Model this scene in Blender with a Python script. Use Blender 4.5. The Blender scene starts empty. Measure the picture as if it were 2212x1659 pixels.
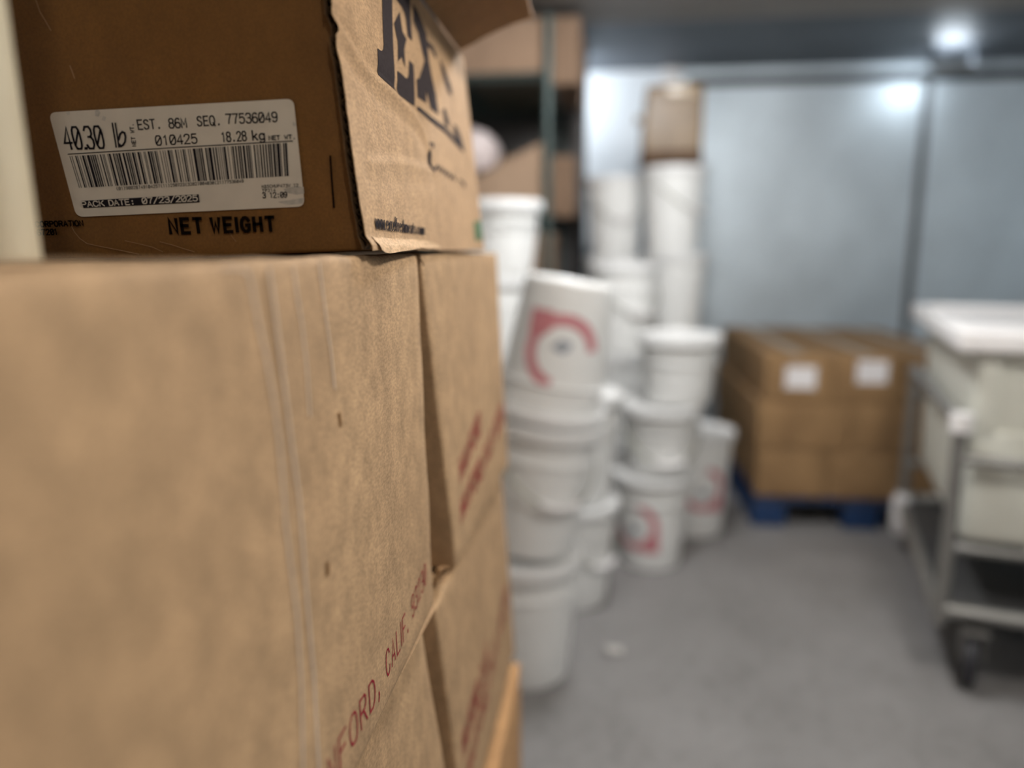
import bpy, bmesh, math, random
from mathutils import Vector, Matrix, noise

random.seed(7)
sc = bpy.context.scene
col = sc.collection
W, HH, F = 2212, 1659, 1600.0
EYE = Vector((0, 0, 1.22))
YAW, PITCH = 0.12057, 0.17900
RGT = Vector((math.cos(YAW), math.sin(YAW), 0))
FWD = Vector((-math.sin(YAW) * math.cos(PITCH), math.cos(YAW) * math.cos(PITCH), -math.sin(PITCH)))
UPV = RGT.cross(FWD)


# ------------------------------------------------------------------ helpers
def ray(px, py):
    return FWD + RGT * ((px - W / 2) / F) - UPV * ((py - HH / 2) / F)


def on_plane(px, py, p0, n):
    d = ray(px, py)
    return EYE + d * ((Vector(p0) - EYE).dot(n) / d.dot(n))


def tag(o, label=None, cat=None, group=None, kind=None):
    if label: o['label'] = label
    if cat: o['category'] = cat
    if group: o['group'] = group
    if kind: o['kind'] = kind
    return o


def empty(name, loc, label, cat, group=None, rz=0.0):
    o = bpy.data.objects.new(name, None)
    o.empty_display_size = 0.05
    col.objects.link(o)
    o.location = loc
    o.rotation_euler = (0, 0, rz)
    return tag(o, label, cat, group)


def link_mesh(name, me, parent=None):
    o = bpy.data.objects.new(name, me)
    col.objects.link(o)
    if parent: o.parent = parent
    return o


class MB:
    def __init__(s):
        s.v, s.f, s.sm = [], [], []

    def add(s, vs, fs, smooth=False):
        b = len(s.v)
        s.v += [Vector(p) for p in vs]
        s.f += [tuple(b + i for i in f) for f in fs]
        s.sm += [smooth] * len(fs)
        return s

    def box(s, a, b, r=0.0, n=1, warp=None):
        vs, fs = rbox([b[i] - a[i] for i in range(3)], r, n)
        out = []
        for p in vs:
            q = Vector((p[0] + a[0], p[1] + a[1], p[2] + a[2]))
            out.append(warp(q) if warp else q)
        return s.add(out, fs, r > 0)

    def tube(s, pts, r, n=12, cap=True):
        pts = [Vector(p) for p in pts]
        rl = r if isinstance(r, (list, tuple)) else [r] * len(pts)
        rings = []
        prev = None
        for i, p in enumerate(pts):
            t = (pts[min(i + 1, len(pts) - 1)] - pts[max(i - 1, 0)]).normalized()
            if prev is None:
                a = t.orthogonal().normalized()
            else:
                a = (prev - t * prev.dot(t)).normalized()
            prev = a
            b = t.cross(a)
            rings.append([p + (a * math.cos(k * 2 * math.pi / n) + b * math.sin(k * 2 * math.pi / n)) * rl[i] for k in range(n)])
        vs = [q for R in rings for q in R]
        fs = []
        for i in range(len(rings) - 1):
            for k in range(n):
                k2 = (k + 1) % n
                fs.append((i * n + k, i * n + k2, (i + 1) * n + k2, (i + 1) * n + k))
        if cap:
            fs.append(tuple(range(n - 1, -1, -1)))
            fs.append(tuple((len(rings) - 1) * n + k for k in range(n)))
        return s.add(vs, fs, True)

    def lathe(s, prof, n=56, c=(0, 0, 0)):
        c = Vector(c)
        vs, fs = [], []
        for (r, z) in prof:
            for k in range(n):
                a = 2 * math.pi * k / n
                vs.append(c + Vector((r * math.cos(a), r * math.sin(a), z)))
        for i in range(len(prof) - 1):
            for k in range(n):
                k2 = (k + 1) % n
                fs.append((i * n + k, i * n + k2, (i + 1) * n + k2, (i + 1) * n + k))
        return s.add(vs, fs, True)

    def mesh(s, name, mat, off=(0, 0, 0)):
        off = Vector(off)
        me = bpy.data.meshes.new(name)
        me.from_pydata([tuple(p - off) for p in s.v], [], s.f)
        me.polygons.foreach_set('use_smooth', s.sm)
        me.materials.append(mat)
        me.update()
        bm = bmesh.new()
        bm.from_mesh(me)
        bmesh.ops.recalc_face_normals(bm, faces=bm.faces)
        bm.to_mesh(me)
        bm.free()
        if any(s.sm):
            try: me.set_sharp_from_angle(angle=math.radians(38))
            except Exception: pass
        return me

    def build(s, name, mat, parent=None, world=True, label=None):
        off = parent_loc(parent) if world else (0, 0, 0)
        o = link_mesh(name, s.mesh(name, mat, off), parent)
        if label: o['label'] = label
        return o


def parent_loc(p):
    v = Vector((0, 0, 0))
    while p is not None:
        v += p.location
        p = p.parent
    return v


def rbox(L, r, n):
    """surface of a box with rounded edges; n cells along each flat side"""
    ax = []
    for i in range(3):
        l = L[i]
        m = n[i] if isinstance(n, (tuple, list)) else n
        if r > 0:
            rr = min(r, l * 0.49)
            c = [0, rr * .12, rr * .42, rr] + [rr + (l - 2 * rr) * k / m for k in range(1, m)] + [l - rr, l - rr * .42, l - rr * .12, l]
        else:
            c = [l * k / m for k in range(m + 1)]
        ax.append(c)
    vs, fs, idx = [], [], {}

    def vid(p):
        k = tuple(round(x, 6) for x in p)
        if k not in idx:
            q = list(p)
            if r > 0:
                inn = [min(max(p[i], min(r, L[i] * .49)), L[i] - min(r, L[i] * .49)) for i in range(3)]
                d = Vector([p[i] - inn[i] for i in range(3)])
                if d.length > 1e-9:
                    d = d.normalized() * min(r, min(L) * .49)
                    q = [inn[i] + d[i] for i in range(3)]
            idx[k] = len(vs)
            vs.append(q)
        return idx[k]
    for a in range(3):
        b, c = (a + 1) % 3, (a + 2) % 3
        for side in (0, 1):
            for i in range(len(ax[b]) - 1):
                for j in range(len(ax[c]) - 1):
                    q = []
                    for (di, dj) in ((0, 0), (1, 0), (1, 1), (0, 1)):
                        p = [0, 0, 0]
                        p[a] = L[a] * side
                        p[b] = ax[b][i + di]
                        p[c] = ax[c][j + dj]
                        q.append(vid(p))
                    if side == 0: q.reverse()
                    fs.append(tuple(q))
    return vs, fs


def nz(x, y, z=0.0, s=1.0):
    return noise.noise(Vector((x * s, y * s, z * s)))


# ------------------------------------------------------------------ materials
def new_mat(name):
    m = bpy.data.materials.new(name)
    m.use_nodes = True
    nt = m.node_tree
    b = nt.nodes['Principled BSDF']
    return m, nt, b


def N(nt, t, **kw):
    n = nt.nodes.new(t)
    for k, v in kw.items():
        if k in n.inputs.keys(): n.inputs[k].default_value = v
        else: setattr(n, k, v)
    return n


def noise_col(nt, scale, stretch, detail, cols, rough=.55, dist=0.0):
    tc = N(nt, 'ShaderNodeTexCoord')
    mp = N(nt, 'ShaderNodeMapping')
    mp.inputs['Scale'].default_value = stretch
    nt.links.new(tc.outputs['Object'], mp.inputs['Vector'])
    no = N(nt, 'ShaderNodeTexNoise')
    no.inputs['Scale'].default_value = scale
    no.inputs['Detail'].default_value = detail
    no.inputs['Roughness'].default_value = rough
    no.inputs['Distortion'].default_value = dist
    nt.links.new(mp.outputs['Vector'], no.inputs['Vector'])
    cr = N(nt, 'ShaderNodeValToRGB')
    e = cr.color_ramp.elements
    e[0].position, e[1].position = cols[0][0], cols[-1][0]
    e[0].color, e[1].color = (*cols[0][1], 1), (*cols[-1][1], 1)
    for p, c in cols[1:-1]:
        x = e.new(p)
        x.color = (*c, 1)
    nt.links.new(no.outputs['Fac'], cr.inputs['Fac'])
    return no, cr


def mul(nt, a, b, fac=1.0):
    m = N(nt, 'ShaderNodeMix', data_type='RGBA', blend_type='MULTIPLY')
    m.inputs[0].default_value = fac
    nt.links.new(a, m.inputs[6])
    nt.links.new(b, m.inputs[7])
    return m.outputs[2]


def bump(nt, b, src, strength, dist):
    n = N(nt, 'ShaderNodeBump')
    n.inputs['Strength'].default_value = strength
    n.inputs['Distance'].default_value = dist
    nt.links.new(src, n.inputs['Height'])
    nt.links.new(n.outputs['Normal'], b.inputs['Normal'])


def kraft(name, base, var=.14, fine=.22, bstr=.25, blot=55, rough=.8):
    """kraft paper: soft upright blotches plus a fine speckle of fibres"""
    m, nt, b = new_mat(name)
    d = [c * (1 - var) for c in base]
    l = [min(1, c * (1 + var)) for c in base]
    _, c1 = noise_col(nt, blot, (1, .75, .55), 2, [(.32, d), (.68, l)])
    n2, c2 = noise_col(nt, 520, (1, .42, .9), 1, [(.3, [1 - fine] * 3), (.7, [1 + fine * .6] * 3)])
    n3, c3 = noise_col(nt, 9, (1, 1, .5), 0, [(.3, [.92, .90, .88]), (.7, [1.06, 1.05, 1.03])])
    nt.links.new(mul(nt, mul(nt, c1.outputs[0], c2.outputs[0]), c3.outputs[0]), b.inputs['Base Color'])
    b.inputs['Roughness'].default_value = rough
    b.inputs['Specular IOR Level'].default_value = .25
    bump(nt, b, n2.outputs['Fac'], bstr, .0004)
    return m


def plain(name, c, rough=.5, metal=0.0, var=.06, scale=25, spec=.5, stretch=(1, 1, 1), emit=None, coat=0, bstr=0):
    m, nt, b = new_mat(name)
    n1, c1 = noise_col(nt, scale, stretch, 2, [(.3, [x * (1 - var) for x in c]), (.7, [min(1, x * (1 + var)) for x in c])])
    nt.links.new(c1.outputs[0], b.inputs['Base Color'])
    b.inputs['Roughness'].default_value = rough
    b.inputs['Metallic'].default_value = metal
    b.inputs['Specular IOR Level'].default_value = spec
    if coat: b.inputs['Coat Weight'].default_value = coat
    if bstr: bump(nt, b, n1.outputs['Fac'], bstr, .002)
    if emit:
        b.inputs['Emission Color'].default_value = (*emit[0], 1)
        b.inputs['Emission Strength'].default_value = emit[1]
    return m


KRAFT = kraft('kraft_board', (.46, .302, .168))
KRAFT_SIDE = kraft('kraft_board_pale', (.455, .295, .165), var=.10, blot=70)
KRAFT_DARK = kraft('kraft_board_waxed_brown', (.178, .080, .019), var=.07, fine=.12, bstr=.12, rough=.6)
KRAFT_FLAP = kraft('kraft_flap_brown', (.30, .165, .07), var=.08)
FLUTE = kraft('kraft_flute_dark', (.07, .04, .018), var=.2)
KRAFT_EDGE = kraft('kraft_raw_edge', (.16, .09, .04), var=.2)
KRAFT_RACK2 = kraft('kraft_shelf_carton_pale', (.34, .235, .16), var=.08, blot=12)
KRAFT_RACK = kraft('kraft_shelf_carton', (.25, .165, .11), var=.08, blot=12)
KRAFT_FAR = kraft('kraft_carton', (.31, .19, .092), var=.08, blot=12)
KRAFT_TAN = kraft('kraft_orange_tan', (.52, .30, .14), var=.08)
KRAFT_LIGHT = kraft('kraft_torn_fibre', (.62, .42, .25), var=.1)
BROWN_BOX = kraft('brown_carton', (.20, .14, .085), var=.1, blot=14, rough=.35)
TAPE_HIGHLIGHT = plain('tape_and_highlight', (.34, .26, .17), .3)  # seam tape, and the painted highlight on the dark brown carton
TAPE_EDGE = plain('clear_tape_edge', (.60, .46, .34), .4)
LABEL = plain('label_paper', (.62, .55, .45), .5, var=.05, scale=40)
WHITE_LABEL = plain('white_sticker', (.85, .82, .82), .5)
INK = plain('black_ink', (.016, .013, .016), .8, spec=.05)
INK_BOX = plain('violet_black_ink', (.047, .038, .038), .9, spec=.04, var=.12, scale=300)
INK_DARK = plain('black_stamp_ink', (.007, .004, .003), .9, spec=.03)
RED = plain('red_ink', (.27, .022, .035), .85, spec=.05)
GREEN = plain('green_ink', (.06, .13, .05), .6)
PAIL = plain('white_pail_plastic', (.85, .85, .83), .35, var=.02)
LID = plain('white_lid_plastic', (.84, .84, .83), .32, var=.02)
PAIL_RED = plain('pail_red_print', (.58, .22, .24), .45)
PAIL_GREY = plain('pail_grey_print', (.33, .36, .40), .45)
WIRE = plain('bail_wire', (.30, .30, .24), .4, metal=.4)
CREAM = plain('cream_paint', (.60, .53, .38), .45, var=.03)
STEEL = plain('grey_steel_tube', (.27, .265, .25), .40, metal=.5, var=.05)
WHITE = plain('white_plastic', (.86, .84, .83), .4, var=.02)
TUB = plain('cream_white_tub', (.70, .70, .62), .4, var=.02)
RUBBER = plain('black_rubber', (.018, .018, .024), .5)
BLUE = plain('blue_pallet_paint', (.009, .038, .12), .6, var=.15)
DARKWOOD = plain('dark_pallet_board', (.03, .03, .035), .8, var=.2)
PINE = plain('pine_board', (.42, .27, .13), .7, var=.12, stretch=(6, 1, 6))
GREENPOST = plain('green_epoxy', (.05, .075, .07), .4, metal=.2)
BAG = plain('white_bag', (.72, .62, .60), .45, var=.04)
DARKPAN = plain('dark_panel', (.055, .05, .047), .5, metal=.3, var=.1, scale=3)
TRIM = plain('dark_trim_metal', (.035, .037, .042), .5, metal=.4)
SEAM = plain('seam_metal', (.16, .17, .18), .5, metal=.6)
SCRAP = plain('pale_scrap', (.55, .53, .50), .7)


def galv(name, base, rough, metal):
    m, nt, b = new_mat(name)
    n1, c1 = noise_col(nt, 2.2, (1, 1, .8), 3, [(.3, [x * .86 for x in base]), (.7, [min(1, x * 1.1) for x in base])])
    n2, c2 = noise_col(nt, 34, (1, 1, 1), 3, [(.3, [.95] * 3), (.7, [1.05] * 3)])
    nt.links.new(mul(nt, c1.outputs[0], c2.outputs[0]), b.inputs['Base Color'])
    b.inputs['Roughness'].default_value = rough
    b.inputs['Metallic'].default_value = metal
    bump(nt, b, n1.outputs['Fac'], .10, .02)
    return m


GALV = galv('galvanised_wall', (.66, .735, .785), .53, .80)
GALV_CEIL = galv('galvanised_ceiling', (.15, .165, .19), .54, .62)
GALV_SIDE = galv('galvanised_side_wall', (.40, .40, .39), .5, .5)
GLARE_WALL = plain('glare_white_wall', (.80, .85, .90), .45, var=.02)  # whiter base stands in for lamp glare on the left back wall
CEIL_NEAR = plain('beige_ceiling_panel', (.30, .275, .25), .6, var=.04, scale=3)


def concrete():
    m, nt, b = new_mat('concrete_floor')
    n1, c1 = noise_col(nt, 3.2, (1, 1, 1), 6, [(.3, [.195, .187, .183]), (.7, [.262, .253, .249])], .6)
    n2, c2 = noise_col(nt, 26, (1, 1, 1), 4, [(.28, [.80] * 3), (.45, [1.0] * 3), (.75, [1.10] * 3)])
    nt.links.new(mul(nt, c1.outputs[0], c2.outputs[0]), b.inputs['Base Color'])
    b.inputs['Roughness'].default_value = .55
    bump(nt, b, n2.outputs['Fac'], .15, .004)
    return m


CONCRETE = concrete()


# ------------------------------------------------------------------ setting
def struct(name, a, b, mat):
    return tag(MB().box(a, b).build(name, mat), kind='structure')


CZ = 2.33
struct('floor', (-1.35, -2.6, -.06), (3.3, 5.1, 0), CONCRETE)
struct('ceiling', (-1.35, -2.6, CZ), (3.3, 3.98, CZ + .06), CEIL_NEAR)
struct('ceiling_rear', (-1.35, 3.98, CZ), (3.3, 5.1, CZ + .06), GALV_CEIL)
struct('wall_back', (.43, 5.0, 0), (3.3, 5.1, CZ), GALV)
struct('wall_back_left', (-1.35, 5.0, 0), (.43, 5.1, CZ), GLARE_WALL)
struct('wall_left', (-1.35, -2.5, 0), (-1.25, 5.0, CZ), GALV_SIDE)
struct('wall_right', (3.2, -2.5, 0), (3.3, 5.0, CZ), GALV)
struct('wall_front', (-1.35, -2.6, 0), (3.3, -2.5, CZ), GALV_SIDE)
struct('wall_partition', (-1.25, 4.46, 0), (-.11, 4.54, CZ), DARKPAN)
struct('trim_1', (.50, 4.965, 2.225), (3.2, 5.0, 2.275), TRIM)
struct('trim_2', (1.905, 4.988, 0), (1.955, 5.0, 2.225), SEAM)
struct('trim_3', (.415, 4.99, 0), (.445, 5.0, 2.225), SEAM)

# ------------------------------------------------------------------ stacked cardboard boxes beside the lens


def hexa(c):
    """trilinear map of the unit cube; c[(i,j,k)] corners"""
    def f(u, v, w):
        p = Vector((0, 0, 0))
        for i in (0, 1):
            for j in (0, 1):
                for k in (0, 1):
                    p += Vector(c[i, j, k]) * ((u if i else 1 - u) * (v if j else 1 - v) * (w if k else 1 - w))
        return p
    return f


FACES = []


def shipping_box(name, label, x_back, xt, xb, y0, y1, zb, zt0, zt1, mat, seed, r=.006, bulge=.004, group='cardboard boxes stacked beside the lens', yb1=None, cells=(14, 26, 22), wob=.0012, xbf=None, dip=0.0, y0b=None):
    y0b = y0 if y0b is None else y0b
    """board box: +X face from xt at the top to xb at the bottom, zt0/zt1 top height at y0/y1"""
    yb1 = y1 if yb1 is None else yb1
    xbf = xb if xbf is None else xbf
    c = {(0, 0, 0): (x_back, y0b, zb), (1, 0, 0): (xb, y0b, zb), (0, 1, 0): (x_back, yb1, zb), (1, 1, 0): (xbf, yb1, zb),
         (0, 0, 1): (x_back, y0, zt0), (1, 0, 1): (xt, y0, zt0), (0, 1, 1): (x_back, y1, zt1), (1, 1, 1): (xt, y1, zt1)}
    fm = hexa(c)

    def face(y, z, lift=.0004):
        w = (z - zb) / ((zt0 + zt1) / 2 - zb)
        ya, yb = y0b + (y0 - y0b) * w, yb1 + (y1 - yb1) * w
        v = (y - ya) / (yb - ya)
        x = fm(1, v, w).x + bulge * math.sin(math.pi * v) * math.sin(math.pi * w) * .6 + wob * nz(y * 14, z * 14, seed) - .001
        return Vector((x + lift, y, z))
    FACES.append(face)
    L = (xt - x_back, y1 - y0, zt0 - zb)
    vs, fs = rbox(L, r, list(cells))
    out = []
    for p in vs:
        u, v, w = p[0] / L[0], p[1] / L[1], p[2] / L[2]
        q = fm(u, v, w)
        if u > .5:
            q.x += bulge * math.sin(math.pi * v) * math.sin(math.pi * w) * .6 + wob * nz(q.y * 14, q.z * 14, seed) - .001
        if w > .5:
            q.z += .0010 * nz(q.y * 22, q.x * 9, seed + 3) - .0008 - dip * max(0, min(1, (xt - .012 - q.x) / .05))
        if v < .5: q.y += .0012 * nz(q.x * 16, q.z * 16, seed + 5)
        out.append(q)
    root = empty(name, (x_back / 2 + xt / 2, y0 / 2 + y1 / 2, zb), label, 'box', group)
    MB().add(out, fs, True).build('box_body', mat, root)
    return root


box_near = shipping_box('cardboard_box', 'large kraft box nearest the lens with CALIF. 93230 printed low in red', -.72, -.178, -.1685, .13, .7175, .846, 1.2145, 1.2180, KRAFT, 1.0, r=.007, dip=.0052)
box_far = shipping_box('cardboard_box', 'kraft box just past the nearest one with blurred red print, under the meat box corner', -.72, -.1785, -.168, .727, 1.265, .838, 1.2180, 1.2155, KRAFT, 2.3, r=.004, xbf=-.160, yb1=1.275, dip=.0045, y0b=.832)
box_near_low = shipping_box('cardboard_box', 'plain kraft box directly beneath the nearest large kraft box', -.72, -.181, -.166, .13, .708, .47, .838, .838, KRAFT, 3.1, r=.008, yb1=.818)
box_far_low = shipping_box('cardboard_box', 'kraft box with slanting red print in the second layer down, past the gap', -.72, -.1725, -.160, .738, 1.275, .46, .834, .834, KRAFT, 4.2, r=.005, yb1=1.30, y0b=.832, xbf=-.150)
shipping_box('cardboard_box', 'kraft box at the foot of the near column, resting on the wooden pallet', -.72, -.152, -.15, .13, .735, .132, .464, .464, KRAFT, 5.2)
shipping_box('cardboard_box', 'orange-tan box low at the foot of the far column, sticking out a little', -.72, -.142, -.138, .80, 1.315, .132, .432, .432, KRAFT_TAN, 6.2)

pw = empty('wooden_pallet', (-.43, .72, 0), 'bare wooden pallet carrying the near stacks of cardboard boxes', 'pallet')
for k in range(6):
    MB().box((-.78, .10 + k * .215, .108), (-.10, .23 + k * .215, .128), .002).build('deck_board', PINE, pw)
for x in (-.76, -.47, -.17):
    MB().box((x, .10, .02), (x + .05, 1.305, .106), .002).build('stringer', PINE, pw)
for y in (.10, .64, 1.17):
    MB().box((-.78, y, 0), (-.10, y + .12, .019), .002).build('bottom_board', PINE, pw)

NX = Vector((1, 0, 0))
NY = Vector((0, 1, 0))


# ---- lettering -----------------------------------------------------------
def font_tris(text, bold=0.0, shear=0.0):
    """built-in typeface laid out flat: (points, triangles, width, capheight-normalised)"""
    cu = bpy.data.curves.new('tmp', 'FONT')
    cu.body = text
    cu.size = 1.0
    cu.offset = bold
    cu.shear = shear
    cu.resolution_u = 4
    ob = bpy.data.objects.new('tmp', cu)
    col.objects.link(ob)
    dg = bpy.context.evaluated_depsgraph_get()
    ev = ob.evaluated_get(dg)
    me = ev.to_mesh()
    bm = bmesh.new()
    bm.from_mesh(me)
    bmesh.ops.triangulate(bm, faces=bm.faces)
    pts = [(v.co.x, v.co.y) for v in bm.verts]
    tris = [tuple(v.index for v in f.verts) for f in bm.faces]
    bm.free()
    ev.to_mesh_clear()
    bpy.data.objects.remove(ob)
    bpy.data.curves.remove(cu)
    x0, x1 = min(p[0] for p in pts), max(p[0] for p in pts)
    return [((x - x0) / (x1 - x0), y / .729) for x, y in pts], tris


def pix_text(mb, text, p0, p1, h0, h1, fn, bold=0.0, s0=0.0, s1=0.0):
    """text along the pixel line p0-p1; cap height h0..h1; s: x-shift per unit height (leaning)"""
    pts, tris = font_tris(text, bold)
    vs = []
    for (u, v) in pts:
        h = h0 + (h1 - h0) * u
        s = s0 + (s1 - s0) * u
        x = p0[0] + (p1[0] - p0[0]) * u - s * v * h
        y = p0[1] + (p1[1] - p0[1]) * u - v * h
        vs.append(fn(x, y))
    mb.add(vs, tris)


G = {
    '0': [[(1, 0), (.3, .8), (0, 2), (0, 4), (.3, 5.2), (1, 6), (3, 6), (3.7, 5.2), (4, 4), (4, 2), (3.7, .8), (3, 0), (1, 0)], [(.5, 1.2), (3.5, 4.8)]],
    '1': [[(.9, 4.8), (2.2, 6), (2.2, 0)]],
    '2': [[(.1, 4.6), (.5, 5.6), (1.3, 6), (2.8, 6), (3.7, 5.4), (3.8, 4.2), (3, 3), (0, 0), (4, 0)]],
    '3': [[(.2, 5), (1, 6), (3, 6), (3.8, 5.2), (3.8, 4), (3, 3.2), (1.6, 3.2)], [(3, 3.2), (4, 2.3), (4, 1), (3.1, 0), (1, 0), (.1, 1)]],
    '4': [[(3, 0), (3, 6), (0, 1.7), (4.1, 1.7)]],
    '5': [[(3.7, 6), (.6, 6), (.3, 3.2), (1.3, 3.8), (2.8, 3.8), (3.8, 3), (4, 1.8), (3.7, .8), (2.8, 0), (1.1, 0), (.1, .9)]],
    '6': [[(3.6, 5.2), (2.9, 6), (1.4, 6), (.4, 5), (0, 3.2), (0, 1.4), (.5, .4), (1.3, 0), (2.8, 0), (3.7, .6), (4, 1.8), (3.6, 2.9), (2.7, 3.4), (1.2, 3.4), (.1, 2.4)]],
    '7': [[(0, 6), (4, 6), (2.4, 3), (1.7, 0)]],
    '8': [[(1.2, 3.2), (.3, 4), (.3, 5.2), (1.2, 6), (2.8, 6), (3.7, 5.2), (3.7, 4), (2.8, 3.2), (1.2, 3.2), (.1, 2.2), (0, 1), (1, 0), (3, 0), (4, 1), (3.9, 2.2), (2.8, 3.2)]],
    '9': [[(.4, .8), (1.1, 0), (2.6, 0), (3.6, 1), (4, 2.8), (4, 4.6), (3.5, 5.6), (2.7, 6), (1.2, 6), (.3, 5.4), (0, 4.2), (.4, 3.1), (1.3, 2.6), (2.8, 2.6), (3.9, 3.6)]],
    'E': [[(4, 6), (.3, 6), (.3, 0), (4, 0)], [(.3, 3.1), (3.4, 3.1)]],
    'S': [[(3.8, 4.8), (3.2, 5.7), (2.2, 6), (1.2, 5.8), (.4, 5), (.5, 4), (1.4, 3.4), (2.8, 2.8), (3.8, 2), (3.8, 1), (2.9, .1), (1.2, 0), (.1, 1.1)]],
    'T': [[(0, 6), (4, 6)], [(2, 6), (2, 0)]],
    'M': [[(0, 0), (0, 6), (2, 1.6), (4, 6), (4, 0)]],
    'Q': [[(1.2, 0), (.3, .9), (0, 2.4), (0, 3.8), (.4, 5.2), (1.3, 6), (2.8, 6), (3.6, 5.2), (4, 3.8), (4, 2.2), (3.6, .8), (2.8, 0), (1.2, 0)], [(2.4, 1.6), (4.2, -.4)]],
    'N': [[(.2, 0), (.2, 6), (3.8, 0), (3.8, 6)]],
    'W': [[(0, 6), (.9, 0), (2, 4.2), (3.1, 0), (4, 6)]],
    'P': [[(.3, 0), (.3, 6), (3, 6), (3.9, 5.2), (3.9, 3.7), (3, 2.9), (.3, 2.9)]],
    'A': [[(0, 0), (2, 6), (4, 0)], [(.7, 2), (3.3, 2)]],
    'C': [[(3.9, 4.6), (3.3, 5.6), (2.4, 6), (1.4, 5.9), (.5, 5), (.1, 3.6), (.1, 2.2), (.6, .8), (1.5, 0), (2.6, 0), (3.5, .5), (4, 1.6)]],
    'K': [[(.3, 0), (.3, 6)], [(3.8, 6), (.3, 2.3)], [(1.5, 3.5), (4, 0)]],
    'D': [[(.3, 0), (.3, 6), (2.4, 6), (3.6, 5), (4, 3.4), (4, 2.4), (3.5, .9), (2.4, 0), (.3, 0)]],
    'H': [[(.2, 0), (.2, 6)], [(3.8, 0), (3.8, 6)], [(.2, 3.1), (3.8, 3.1)]],
    'U': [[(.2, 6), (.2, 1.4), (.8, .3), (1.6, 0), (2.5, 0), (3.3, .3), (3.8, 1.4), (3.8, 6)]],
    'l': [[(2, 6.6), (2, 0)]],
    'b': [[(.4, 6.6), (.4, 0)], [(.4, 2.8), (1.3, 4), (2.5, 4.2), (3.6, 3.4), (4, 2), (3.5, .7), (2.5, 0), (1.3, .2), (.4, 1.2)]],
    'k': [[(.4, 6.6), (.4, 0)], [(3.4, 4.2), (.4, 1.6)], [(1.5, 2.5), (3.8, 0)]],
    'g': [[(3.7, 4.2), (3.7, -.8), (3, -1.7), (1.4, -1.8), (.4, -1)], [(3.7, 2.9), (2.8, 4), (1.5, 4.2), (.4, 3.3), (.1, 2), (.5, .8), (1.5, .1), (2.8, .3), (3.7, 1.3)]],
    'I': [[(2, 0), (2, 6)]],
    'F': [[(4, 6), (.3, 6), (.3, 0)], [(.3, 3.1), (3.4, 3.1)]],
    'L': [[(.3, 6), (.3, 0), (3.9, 0)]],
    'R': [[(.3, 0), (.3, 6), (3, 6), (3.8, 5.2), (3.8, 3.8), (3, 3), (.3, 3)], [(2.2, 3), (4, 0)]],
    'O': [[(1.2, 0), (.3, .9), (0, 2.4), (0, 3.8), (.4, 5.2), (1.3, 6), (2.8, 6), (3.6, 5.2), (4, 3.8), (4, 2.2), (3.6, .8), (2.8, 0), (1.2, 0)]],
    'G': [[(3.8, 4.6), (3.2, 5.6), (2.4, 6), (1.4, 5.9), (.5, 5), (.1, 3.6), (.1, 2.2), (.6, .8), (1.5, 0), (2.6, 0), (3.7, .7), (3.9, 2.7), (2.3, 2.7)]],
    ',': [[(1.9, .9), (2.1, .1), (1.5, -1)]],
    'w': [[(0, 4.2), (1.2, 0)], [(1.2, 0), (2.4, 4)], [(2.4, 4), (3.6, 0)], [(3.6, 0), (4.8, 4.2)]],
    'e': [[(.2, 2.3), (3, 2.3), (2.8, 3.5), (1.6, 4.3), (.5, 3.6), (0, 2.1), (.5, .6), (1.6, 0), (2.9, .8)]],
    'x': [[(0, 4.2), (2.9, 0)], [(2.9, 4.2), (0, 0)]],
    'c': [[(2.9, 3.3), (1.7, 4.3), (.5, 3.6), (0, 2.1), (.5, .6), (1.7, 0), (2.9, .9)]],
    'f': [[(2.1, 6.1), (1.2, 6), (.9, 5), (.9, 0)], [(0, 4), (2, 4)]],
    'r': [[(.2, 4.2), (.2, 0)], [(.2, 2.6), (1, 3.9), (1.9, 4.1)]],
    's': [[(2.6, 3.4), (1.5, 4.2), (.4, 3.6), (.5, 2.6), (2.3, 1.8), (2.7, .9), (1.6, 0), (.2, .7)]],
    'h': [[(.2, 6.2), (.2, 0)], [(.2, 2.8), (1.2, 4.1), (2.3, 3.8), (2.7, 2.8), (2.7, 0)]],
    'm': [[(.2, 4.2), (.2, 0)], [(.2, 3), (1.1, 4.1), (1.9, 3.8), (2.2, 2.8), (2.2, 0)], [(2.2, 2.9), (3.1, 4.1), (3.9, 3.8), (4.2, 2.8), (4.2, 0)]],
    'a': [[(.3, 3.5), (1.4, 4.2), (2.4, 3.7), (2.6, 2.6), (2.6, 0)], [(2.6, 2.5), (.8, 2.2), (.1, 1.1), (.9, 0), (2.6, 1)]],
    't': [[(.9, 5.5), (.9, .7), (1.4, 0), (2.1, .1)], [(0, 4), (2, 4)]],
    'o': [[(1.5, 0), (.4, .6), (0, 2.1), (.4, 3.6), (1.5, 4.2), (2.6, 3.6), (3, 2.1), (2.6, .6), (1.5, 0)]],
    '.': [[(1.6, .1), (2.3, .1)], [(1.6, .6), (2.3, .6)]],
    ':': [[(1.6, .4), (2.3, .4)], [(1.6, .9), (2.3, .9)], [(1.6, 3.6), (2.3, 3.6)], [(1.6, 4.1), (2.3, 4.1)]],
    '/': [[(0, -.6), (4, 6.6)]],
    '(': [[(2.8, 6.6), (1.7, 5), (1.3, 3), (1.7, 1), (2.8, -.6)]],
    ')': [[(1.2, 6.6), (2.3, 5), (2.7, 3), (2.3, 1), (1.2, -.6)]],
}


def label_slant(x):
    ks = [(90, .285), (160, .27), (240, .235), (341, .155), (400, .135), (640, .10), (760, .10)]
    for (a, s), (b, t) in zip(ks, ks[1:]):
        if x <= b: return s + (t - s) * max(0, min(1, (x - a) / (b - a)))
    return ks[-1][1]


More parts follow.
